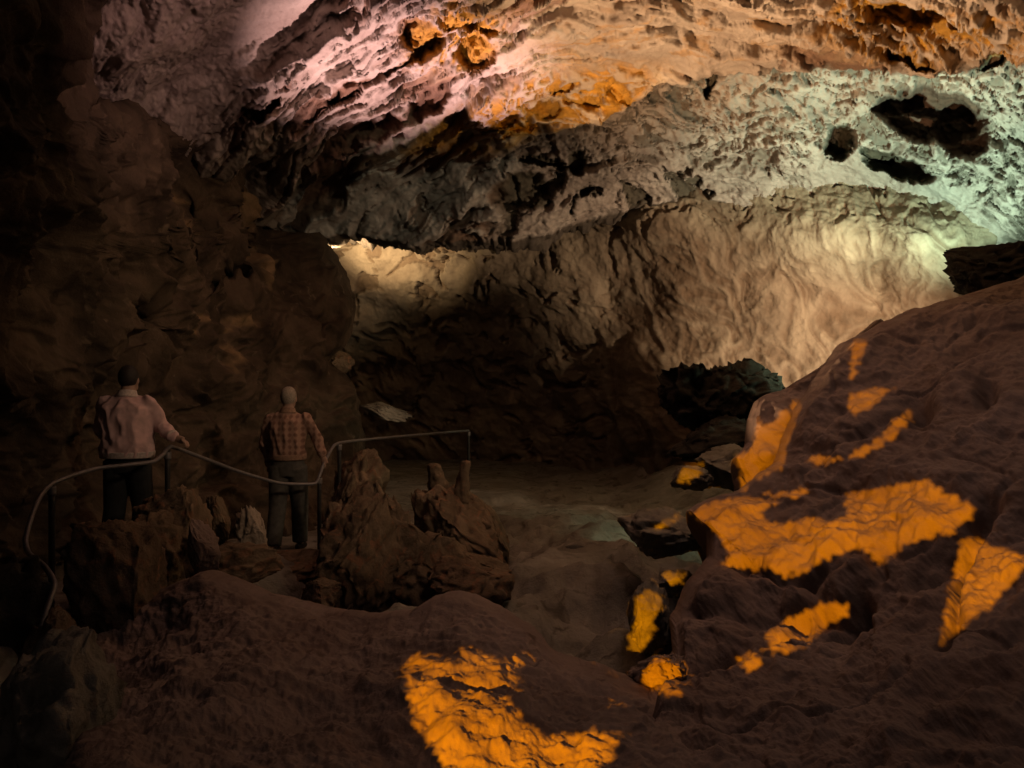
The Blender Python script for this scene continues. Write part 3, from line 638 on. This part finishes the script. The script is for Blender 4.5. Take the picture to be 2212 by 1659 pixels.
# ------------------------------------------------------------------ people
def loft(bm, secs, ns=20, cap=True):
    """secs: (centre, rx, ry, axis) or (centre, r): rings joined into a closed tube"""
    rings = []
    for i, s in enumerate(secs):
        c = Vector(s[0]); rx = s[1]; ry = s[2] if len(s) > 2 else s[1]
        a = Vector(secs[max(i - 1, 0)][0]); b = Vector(secs[min(i + 1, len(secs) - 1)][0])
        t = (b - a).normalized()
        x = Vector((1, 0, 0)) - t * t.x
        x = x.normalized() if x.length > 0.1 else (Vector((0, 1, 0)) - t * t.y).normalized()
        y = t.cross(x)
        rings.append([bm.verts.new(c + x * math.cos(2 * math.pi * k / ns) * rx + y * math.sin(2 * math.pi * k / ns) * ry) for k in range(ns)])
    for a, b in zip(rings, rings[1:]):
        for k in range(ns): bm.faces.new((a[k], a[(k + 1) % ns], b[(k + 1) % ns], b[k]))
    if cap:
        bm.faces.new(rings[0][::-1]); bm.faces.new(rings[-1])
def limb(bm, pts, rads, ns=16, round_ends=True):
    s = []
    pts = [Vector(p) for p in pts]
    if round_ends:
        d = (pts[0] - pts[1]).normalized()
        s += [(pts[0] + d * rads[0] * 0.95, rads[0] * 0.3), (pts[0] + d * rads[0] * 0.7, rads[0] * 0.72)]
    for i in range(len(pts) - 1):
        for k in range(4):
            t = k / 4; s.append((pts[i].lerp(pts[i + 1], t), rads[i] + (rads[i + 1] - rads[i]) * t))
    s.append((pts[-1], rads[-1]))
    if round_ends:
        d = (pts[-1] - pts[-2]).normalized()
        s += [(pts[-1] + d * rads[-1] * 0.7, rads[-1] * 0.72), (pts[-1] + d * rads[-1] * 0.95, rads[-1] * 0.3)]
    loft(bm, s, ns)
def ball(bm, c, r):
    m = Matrix.Translation(Vector(c)) @ Matrix.Diagonal((*r, 1))
    bmesh.ops.create_icosphere(bm, subdivisions=3, radius=1.0, matrix=m)
def finish(bm, name, mat, parent, vox, smooth=3):
    bmesh.ops.recalc_face_normals(bm, faces=bm.faces)
    me = bpy.data.meshes.new(name); bm.to_mesh(me); bm.free()
    o = bpy.data.objects.new(name, me); col.objects.link(o)
    md = o.modifiers.new('r', 'REMESH'); md.mode = 'VOXEL'; md.voxel_size = vox
    ms = o.modifiers.new('s', 'SMOOTH'); ms.factor = 0.5; ms.iterations = smooth
    dg = bpy.context.evaluated_depsgraph_get()
    m2 = bpy.data.meshes.new_from_object(o.evaluated_get(dg)); o.modifiers.clear(); o.data = m2; m2.name = name
    m2.materials.clear(); m2.materials.append(mat)
    for f in m2.polygons: f.use_smooth = True
    o.parent = parent
    return o
def hand(bm, wrist, fwd, up, side, sgn):
    """palm and five fingers curled over a bar; fwd points along the fingers, up is the back of the hand"""
    w = Vector(wrist); f = Vector(fwd).normalized(); s = Vector(side).normalized(); u = Vector(up).normalized()
    loft(bm, [(w, 0.022, 0.026), (w + f * 0.03, 0.036, 0.018), (w + f * 0.075, 0.040, 0.015), (w + f * 0.09, 0.036, 0.010)], 16)
    for k, ln in enumerate((0.068, 0.076, 0.072, 0.058)):
        b = w + f * 0.08 + s * ((k - 1.5) * 0.021)
        p1 = b + f * ln * 0.45 - u * 0.012; p2 = p1 + f * ln * 0.18 - u * ln * 0.35; p3 = p2 - f * ln * 0.15 - u * ln * 0.22
        limb(bm, [b, p1, p2, p3], [0.0095, 0.009, 0.008, 0.007], 8)
    b = w + f * 0.03 - s * 0.03 * sgn
    limb(bm, [b, b + f * 0.03 - s * 0.028 * sgn - u * 0.01, b + f * 0.05 - s * 0.03 * sgn - u * 0.035], [0.012, 0.010, 0.008], 8)

def person(base, rz, height, arm_r, arm_l, step, label, mats, jacket_len, bulk, head_turn=0.0, long_hair=False):
    k = height / 1.72
    S = lambda *p: Vector(p) * k
    root = empty('person', base, label, 'person'); root.rotation_euler = (0, 0, rz)
    sh_r, sh_l = S(0.185, 0, 1.40), S(-0.185, 0, 1.40)
    hip_r, hip_l = S(0.09, 0, 0.90), S(-0.09, 0, 0.90)
    kn_r, kn_l = S(0.10, step * 0.5 + 0.02, 0.48), S(-0.10, -step * 0.4 + 0.03, 0.48)
    an_r, an_l = S(0.10, step * 0.9 - 0.03, 0.085), S(-0.11, -step, 0.085)
    bm = bmesh.new()
    loft(bm, [(S(0, 0, 0.84), 0.13, 0.09), (S(0, 0, 0.93), 0.165, 0.11), (S(0, 0, 1.05), 0.145, 0.10), (S(0, 0, 1.2), 0.155, 0.105), (S(0, 0, 1.33), 0.17, 0.105), (S(0, 0.0, 1.42), 0.13, 0.08), (S(0, 0.005, 1.47), 0.062, 0.058), (S(0, 0.02, 1.56), 0.055, 0.055)], 24)
    hc = S(0, 0.035, 1.61)
    ball(bm, hc, (0.074 * k, 0.094 * k, 0.112 * k)); ball(bm, hc + S(0, 0.035, -0.06), (0.056 * k, 0.062 * k, 0.058 * k))
    limb(bm, [hc + S(0, 0.085, 0.02), hc + S(0, 0.108, -0.025)], [0.009 * k, 0.015 * k], 8)          # nose
    ball(bm, hc + S(0, 0.088, -0.062), (0.024 * k, 0.010 * k, 0.006 * k))                          # lips
    for s in (-1, 1):
        ball(bm, hc + S(0.031 * s, 0.078, 0.008), (0.014 * k, 0.012 * k, 0.010 * k))               # eyes
        ball(bm, hc + S(0.076 * s, -0.002, -0.01), (0.010 * k, 0.020 * k, 0.032 * k))              # ears
    for (h, kn, an) in ((hip_r, kn_r, an_r), (hip_l, kn_l, an_l)):
        limb(bm, [h, kn, an], [0.088 * k, 0.058 * k, 0.040 * k])
        limb(bm, [an + S(0, -0.03, -0.045), an + S(0, 0.15, -0.055)], [0.035 * k, 0.028 * k])
    for (sh, (el, wr, ff, uu, ss), sg) in ((sh_r, arm_r, 1), (sh_l, arm_l, -1)):
        limb(bm, [sh, el, wr], [0.052 * k, 0.040 * k, 0.026 * k]); hand(bm, wr, ff, uu, ss, sg)
    finish(bm, 'body', mats['skin'], root, 0.0075, 2)
    # upper garment
    bm = bmesh.new(); b = bulk; hz = jacket_len
    loft(bm, [(S(0, 0, hz), 0.185 * b, 0.135 * b), (S(0, 0, hz + 0.06), 0.188 * b, 0.138 * b), (S(0, -0.005, 1.1), 0.180 * b, 0.135 * b), (S(0, -0.01, 1.25), 0.190 * b, 0.140 * b), (S(0, -0.008, 1.36), 0.192 * b, 0.130 * b), (S(0, 0, 1.43), 0.150 * b, 0.10 * b), (S(0, 0.0, 1.475), 0.080, 0.075), (S(0, 0.005, 1.50), 0.068, 0.065)], 28)
    for (sh, (el, wr, *_), mid) in ((sh_r, arm_r, 1), (sh_l, arm_l, -1)):
        e = Vector(wr).lerp(Vector(el), 0.08)
        limb(bm, [sh, el, e], [0.060 * b * k, 0.053 * b * k, 0.041 * b * k], round_ends=True)
    j = finish(bm, mats['top_name'], mats['top'], root, 0.010, 3)
    # folds of cloth
    me = j.data; co = np.empty(len(me.vertices) * 3, np.float32); me.vertices.foreach_get('co', co); co = co.reshape(-1, 3)
    nn = np.empty(len(me.vertices) * 3, np.float32); me.vertices.foreach_get('normal', nn); nn = nn.reshape(-1, 3)
    fold = ridged(co * np.array([8, 8, 4.5], np.float32) + 3, 2) - 0.8
    co = co + nn * (0.020 * fold)[:, None]; me.vertices.foreach_set('co', co.ravel()); me.update()
    # hem, collar and cuffs
    bm = bmesh.new()
    loft(bm, [(S(0, 0, hz - 0.012), 0.190 * b, 0.140 * b), (S(0, 0, hz + 0.045), 0.196 * b, 0.146 * b)], 28)
    finish(bm, 'hem', mats['trim'], root, 0.008, 1)
    bm = bmesh.new()
    loft(bm, [(S(0, -0.004, 1.455), 0.098, 0.088), (S(0, 0.0, 1.49), 0.078, 0.076), (S(0, 0.004, 1.515), 0.074, 0.072)], 24)
    finish(bm, 'collar', mats['trim'], root, 0.007, 1)
    for (el, wr, *_) in (arm_r, arm_l):
        bm = bmesh.new(); d_ = (Vector(el) - Vector(wr))
        limb(bm, [Vector(wr) + d_ * 0.06, Vector(wr) + d_ * 0.20], [0.046 * b * k, 0.050 * b * k], round_ends=False)
        finish(bm, 'cuff', mats['trim'], root, 0.008, 1)
    # trousers
    bm = bmesh.new()
    loft(bm, [(S(0, 0, 0.80), 0.155, 0.115), (S(0, 0, 0.90), 0.180, 0.125), (S(0, 0, 1.03), 0.158, 0.115)], 24)
    for (h, kn, an) in ((hip_r, kn_r, an_r), (hip_l, kn_l, an_l)):
        limb(bm, [h, kn, an + S(0, 0, 0.01)], [0.112 * k, 0.090 * k, 0.080 * k], round_ends=False)
    finish(bm, 'trousers', mats['legs'], root, 0.010, 3)
    for an in (an_r, an_l):
        bm = bmesh.new()
        limb(bm, [an + S(0, -0.04, -0.04), an + S(0, 0.05, -0.045), an + S(0, 0.16, -0.055)], [0.046 * k, 0.043 * k, 0.036 * k])
        finish(bm, 'shoe', mats['shoe'], root, 0.010, 2)
    bm = bmesh.new()
    ball(bm, hc + S(0, -0.016, 0.022), (0.084 * k, 0.096 * k, 0.108 * k))
    if long_hair:
        loft(bm, [(hc + S(0, -0.03, 0.03), 0.085, 0.07), (hc + S(0, -0.045, -0.08), 0.085, 0.055), (hc + S(0, -0.06, -0.17), 0.07, 0.035)], 18)
    for v_ in bm.verts:
        if v_.co.y > hc.y + 0.045 * k and v_.co.z < hc.z + 0.07 * k: v_.co.y = hc.y + 0.045 * k
    finish(bm, 'hair', mats['hair'], root, 0.009, 2)
    return root

M_skin = plain_mat('skin', (0.42, 0.27, 0.20), 0.6, 0, 0.1, 30)
M_pink = plain_mat('pink_fleece', (0.70, 0.47, 0.45), 0.9, 0, 0.18, 14)
M_trim1 = plain_mat('pale_rib_knit', (0.62, 0.52, 0.47), 0.9, 0, 0.2, 50)
M_trim2 = plain_mat('shirt_trim', (0.30, 0.19, 0.13), 0.9, 0, 0.2, 50)
M_leg = plain_mat('black_trousers', (0.018, 0.02, 0.02), 0.9, 0, 0.3, 20)
M_leg2 = plain_mat('grey_trousers', (0.085, 0.08, 0.07), 0.9, 0, 0.3, 20)
M_shoe = plain_mat('dark_shoe', (0.03, 0.025, 0.02), 0.7)
M_hair1 = plain_mat('black_hair', (0.016, 0.012, 0.010), 0.7, 0, 0.3, 60)
M_hair2 = plain_mat('cropped_grey_hair', (0.34, 0.29, 0.23), 0.85, 0, 0.3, 60)
# checked shirt: woven bands
M_shirt = bpy.data.materials.new('checked_shirt'); M_shirt.use_nodes = True
nt = M_shirt.node_tree; b_ = nt.nodes['Principled BSDF']; b_.inputs['Roughness'].default_value = 0.9
tc = nt.nodes.new('ShaderNodeTexCoord')
w1 = nt.nodes.new('ShaderNodeTexWave'); w1.bands_direction = 'X'; w1.inputs['Scale'].default_value = 5.5; w1.inputs['Distortion'].default_value = 1.0; w1.inputs['Detail'].default_value = 3
w2 = nt.nodes.new('ShaderNodeTexWave'); w2.bands_direction = 'Z'; w2.inputs['Scale'].default_value = 5.0; w2.inputs['Distortion'].default_value = 1.0
for w_ in (w1, w2): nt.links.new(tc.outputs['Object'], w_.inputs['Vector'])
ad = nt.nodes.new('ShaderNodeMath'); ad.operation = 'ADD'; nt.links.new(w1.outputs['Fac'], ad.inputs[0])
ml = nt.nodes.new('ShaderNodeMath'); ml.operation = 'MULTIPLY'; ml.inputs[1].default_value = 0.8
nt.links.new(w2.outputs['Fac'], ml.inputs[0]); nt.links.new(ml.outputs[0], ad.inputs[1])
rp = nt.nodes.new('ShaderNodeValToRGB'); rp.color_ramp.elements[0].color = (0.20, 0.105, 0.075, 1); rp.color_ramp.elements[1].color = (0.36, 0.225, 0.165, 1)
rp.color_ramp.elements[0].position = 0.3; rp.color_ramp.elements[1].position = 1.0
nt.links.new(ad.outputs[0], rp.inputs['Fac']); nt.links.new(rp.outputs['Color'], b_.inputs['Base Color'])

p1 = P(275, 1218, 6.6)
k1 = 1.68 / 1.72
w1p = P(375, 945, 6.56) - p1
person(p1, 0.0, 1.68, (Vector((0.265, 0.06, 1.17)), w1p, (0.75, 0.15, -0.25), (0.1, 0.1, 1), (0.1, -1, 0)),
       (Vector((-0.245, 0.05, 1.13)), Vector((-0.20, 0.20, 0.95)), (0, 0.5, -0.8), (0, 0.8, 0.5), (-1, 0, 0)), 0.12,
       'person in a pale pink jacket and black trousers, one hand out on the handrail', dict(skin=M_skin, top=M_pink, legs=M_leg, shoe=M_shoe, hair=M_hair1, trim=M_trim1, top_name='jacket'), 0.94, 1.18, long_hair=False)
p2 = P(622, 1193, 8.24)
w2p = P(697, 985, 8.2) - p2
person(p2, 0.0, 1.75, (Vector((0.315, 0.02, 1.20)), w2p, (0.25, 0.1, -0.9), (0.8, 0, 0.3), (0.0, -1, 0)),
       (Vector((-0.26, 0.05, 1.14)), Vector((-0.24, 0.14, 0.92)), (0, 0.3, -0.9), (-1, 0, 0), (0, -1, 0)), 0.14,
       'person with cropped grey hair in a brown checked shirt, standing by the handrail', dict(skin=M_skin, top=M_shirt, legs=M_leg2, shoe=M_shoe, hair=M_hair2, trim=M_trim2, top_name='shirt'), 0.98, 1.02)

# ------------------------------------------------------------------ amber floodlight added unseen behind the viewer: its plate is cut to shape the orange light
PATCHES = [
    [(1640, 895), (1652, 922), (1680, 900), (1722, 862), (1730, 880), (1705, 950), (1692, 1005), (1650, 1030), (1618, 1042), (1610, 1060), (1600, 1060), (1598, 1020), (1585, 990), (1622, 968), (1632, 920)],
    [(1835, 855), (1880, 842), (1930, 836), (1882, 880), (1850, 897), (1828, 880)],
    [(1835, 745), (1872, 733), (1866, 762), (1848, 790), (1852, 812), (1832, 818), (1840, 780)],
    [(1748, 983), (1822, 990), (1800, 1002), (1750, 1004)], [(1830, 985), (1900, 945), (1960, 885), (1972, 900), (1910, 960), (1850, 990)],
    [(1490, 1105), (1540, 1083), (1620, 1072), (1680, 1085), (1640, 1110), (1680, 1135), (1740, 1120), (1830, 1125), (1825, 1080), (1830, 1065), (1920, 1050), (2000, 1035), (2040, 1065), (2095, 1088), (2112, 1100), (2060, 1150),
     (1990, 1165), (1940, 1190), (1900, 1222), (1880, 1200), (1850, 1185), (1800, 1200), (1740, 1235), (1690, 1245), (1660, 1225), (1600, 1230), (1558, 1216), (1580, 1200), (1545, 1150), (1515, 1125)],
    [(1640, 1068), (1740, 1058), (1760, 1066), (1700, 1072)],
    [(2078, 1172), (2112, 1165), (2160, 1185), (2230, 1205), (2205, 1240), (2130, 1320), (2060, 1370), (2034, 1394), (2040, 1330), (2060, 1240)],
    [(1655, 1370), (1700, 1340), (1740, 1320), (1790, 1300), (1832, 1303), (1832, 1328), (1790, 1350), (1750, 1390), (1700, 1415), (1663, 1402)],
    [(1596, 1420), (1615, 1411), (1642, 1420), (1640, 1438), (1620, 1448), (1600, 1436)],
    [(1385, 1465), (1418, 1418), (1442, 1424), (1478, 1430), (1478, 1455), (1470, 1502), (1410, 1500), (1393, 1480)],
    [(1373, 1290), (1410, 1273), (1437, 1300), (1416, 1330), (1412, 1370), (1380, 1407), (1360, 1400), (1368, 1340)],
    [(1430, 1238), (1482, 1240), (1478, 1258), (1450, 1269), (1438, 1258)],
    [(1408, 1142), (1440, 1116), (1478, 1110), (1470, 1122), (1430, 1142)],
    [(1463, 1015), (1495, 1000), (1522, 1005), (1510, 1030), (1468, 1046)],
    [(876, 1430), (900, 1413), (960, 1425), (1000, 1440), (1005, 1430), (988, 1403), (1040, 1408), (1075, 1430), (1112, 1440), (1118, 1480), (1088, 1500), (1130, 1560), (1170, 1590), (1230, 1590), (1280, 1578), (1355, 1600), (1312, 1612), (1332, 1640),
     (1290, 1659), (1290, 1720), (1000, 1720), (960, 1659), (940, 1620), (900, 1570), (883, 1510)],
    [(1088, 1425), (1116, 1413), (1147, 1435), (1110, 1443)]]
def inside(poly, x, y):
    p = np.array(poly, float); c = np.zeros(x.shape, bool); j = len(p) - 1
    for i in range(len(p)):
        hit = ((p[i, 1] > y) != (p[j, 1] > y)) & (x < (p[j, 0] - p[i, 0]) * (y - p[i, 1]) / (p[j, 1] - p[i, 1] + 1e-12) + p[i, 0])
        c ^= hit; j = i
    return c
LAMP = Vector((-2.2, -2.4, 2.3)); AIM = P(1560, 1230, 4.6)
z_ax = (AIM - LAMP).normalized(); x_ax = z_ax.cross(Vector((0, 0, 1))).normalized(); y_ax = x_ax.cross(z_ax)
bpy.context.view_layer.update()
V, Fc = [], []
for o in (mound, boulder, block, floor) + tuple(o for o in col.objects if o.name.startswith('rock') and o not in (mound, left)):
    n0 = len(V); me = o.data
    c = np.empty(len(me.vertices) * 3, np.float32); me.vertices.foreach_get('co', c); c = c.reshape(-1, 3) + np.array(o.location, np.float32)
    V.extend(map(tuple, c.tolist())); Fc.extend([tuple(i + n0 for i in p.vertices) for p in me.polygons])
bvh = BVHTree.FromPolygons(V, Fc)
R, NC, HX, HY = 0.5, (900, 480), 0.36, 0.20
gx = np.linspace(-HX, HX, NC[0]); gy = np.linspace(-HY, HY, NC[1])
hx = np.full(NC, -1e6); hy = np.full(NC, -1e6)
for i, a in enumerate(gx):
    for j, b in enumerate(gy):
        dr = (z_ax * 0.5 + x_ax * a + y_ax * b).normalized()
        h, n, fi, ds = bvh.ray_cast(LAMP + dr * 0.3, dr, 30)
        if h is not None and h.y > 0.5:
            hx[i, j] = CX + h.x / h.y * F; hy[i, j] = CY - (h.z - EYE) / h.y * F
q = np.stack([hx.ravel() / 18, hy.ravel() / 18, np.zeros(hx.size)], 1); q = np.clip(q, -1e4, 1e4)
hx2 = hx + (fbm(q, 4, 0.7) * 8).reshape(NC); hy2 = hy + (fbm(q + 40, 4, 0.7) * 8).reshape(NC)
open_ = np.zeros(NC, bool)
for poly in PATCHES: open_ |= inside(poly, hx2, hy2)
bm = bmesh.new(); vs = {}
def gv(i, j):
    if (i, j) not in vs:
        cx_ = (gx[0] + (gx[1] - gx[0]) * (i - 0.5)); cy_ = (gy[0] + (gy[1] - gy[0]) * (j - 0.5))
        vs[i, j] = bm.verts.new(x_ax * cx_ + y_ax * cy_ + z_ax * 0.5)
    return vs[i, j]
for i in range(NC[0]):
    for j in range(NC[1]):
        if not open_[i, j]: bm.faces.new((gv(i, j), gv(i + 1, j), gv(i + 1, j + 1), gv(i, j + 1)))
me = bpy.data.meshes.new('gobo_plate'); bm.to_mesh(me); bm.free(); me.materials.append(M_post)
lampo = empty('gobo', LAMP, 'amber floodlight added unseen behind the viewer, its plate cut to shape the orange patches', 'gobo')
pl = bpy.data.objects.new('gobo_plate', me); col.objects.link(pl); pl.parent = lampo
# housing added behind and around the unseen lamp
bm = bmesh.new()
def quad(*c): bm.faces.new([bm.verts.new(x_ax * a + y_ax * b + z_ax * d) for (a, b, d) in c])
B0 = 0.08
bk4 = [(-B0, -B0, -0.1), (B0, -B0, -0.1), (B0, B0, -0.1), (-B0, B0, -0.1)]; fr4 = [(-HX, -HY, 0.5), (HX, -HY, 0.5), (HX, HY, 0.5), (-HX, HY, 0.5)]
quad(*bk4)
for k in range(4): quad(bk4[k], bk4[(k + 1) % 4], fr4[(k + 1) % 4], fr4[k])
me = bpy.data.meshes.new('gobo_box'); bm.to_mesh(me); bm.free(); me.materials.append(M_post)
hs = bpy.data.objects.new('gobo_box', me); col.objects.link(hs); hs.parent = lampo
spot('orange_lamp', LAMP, AIM, (1.0, 0.345, 0.001), 4700, 84, 0.1, 0.0009)
print('open cells', int(open_.sum()))
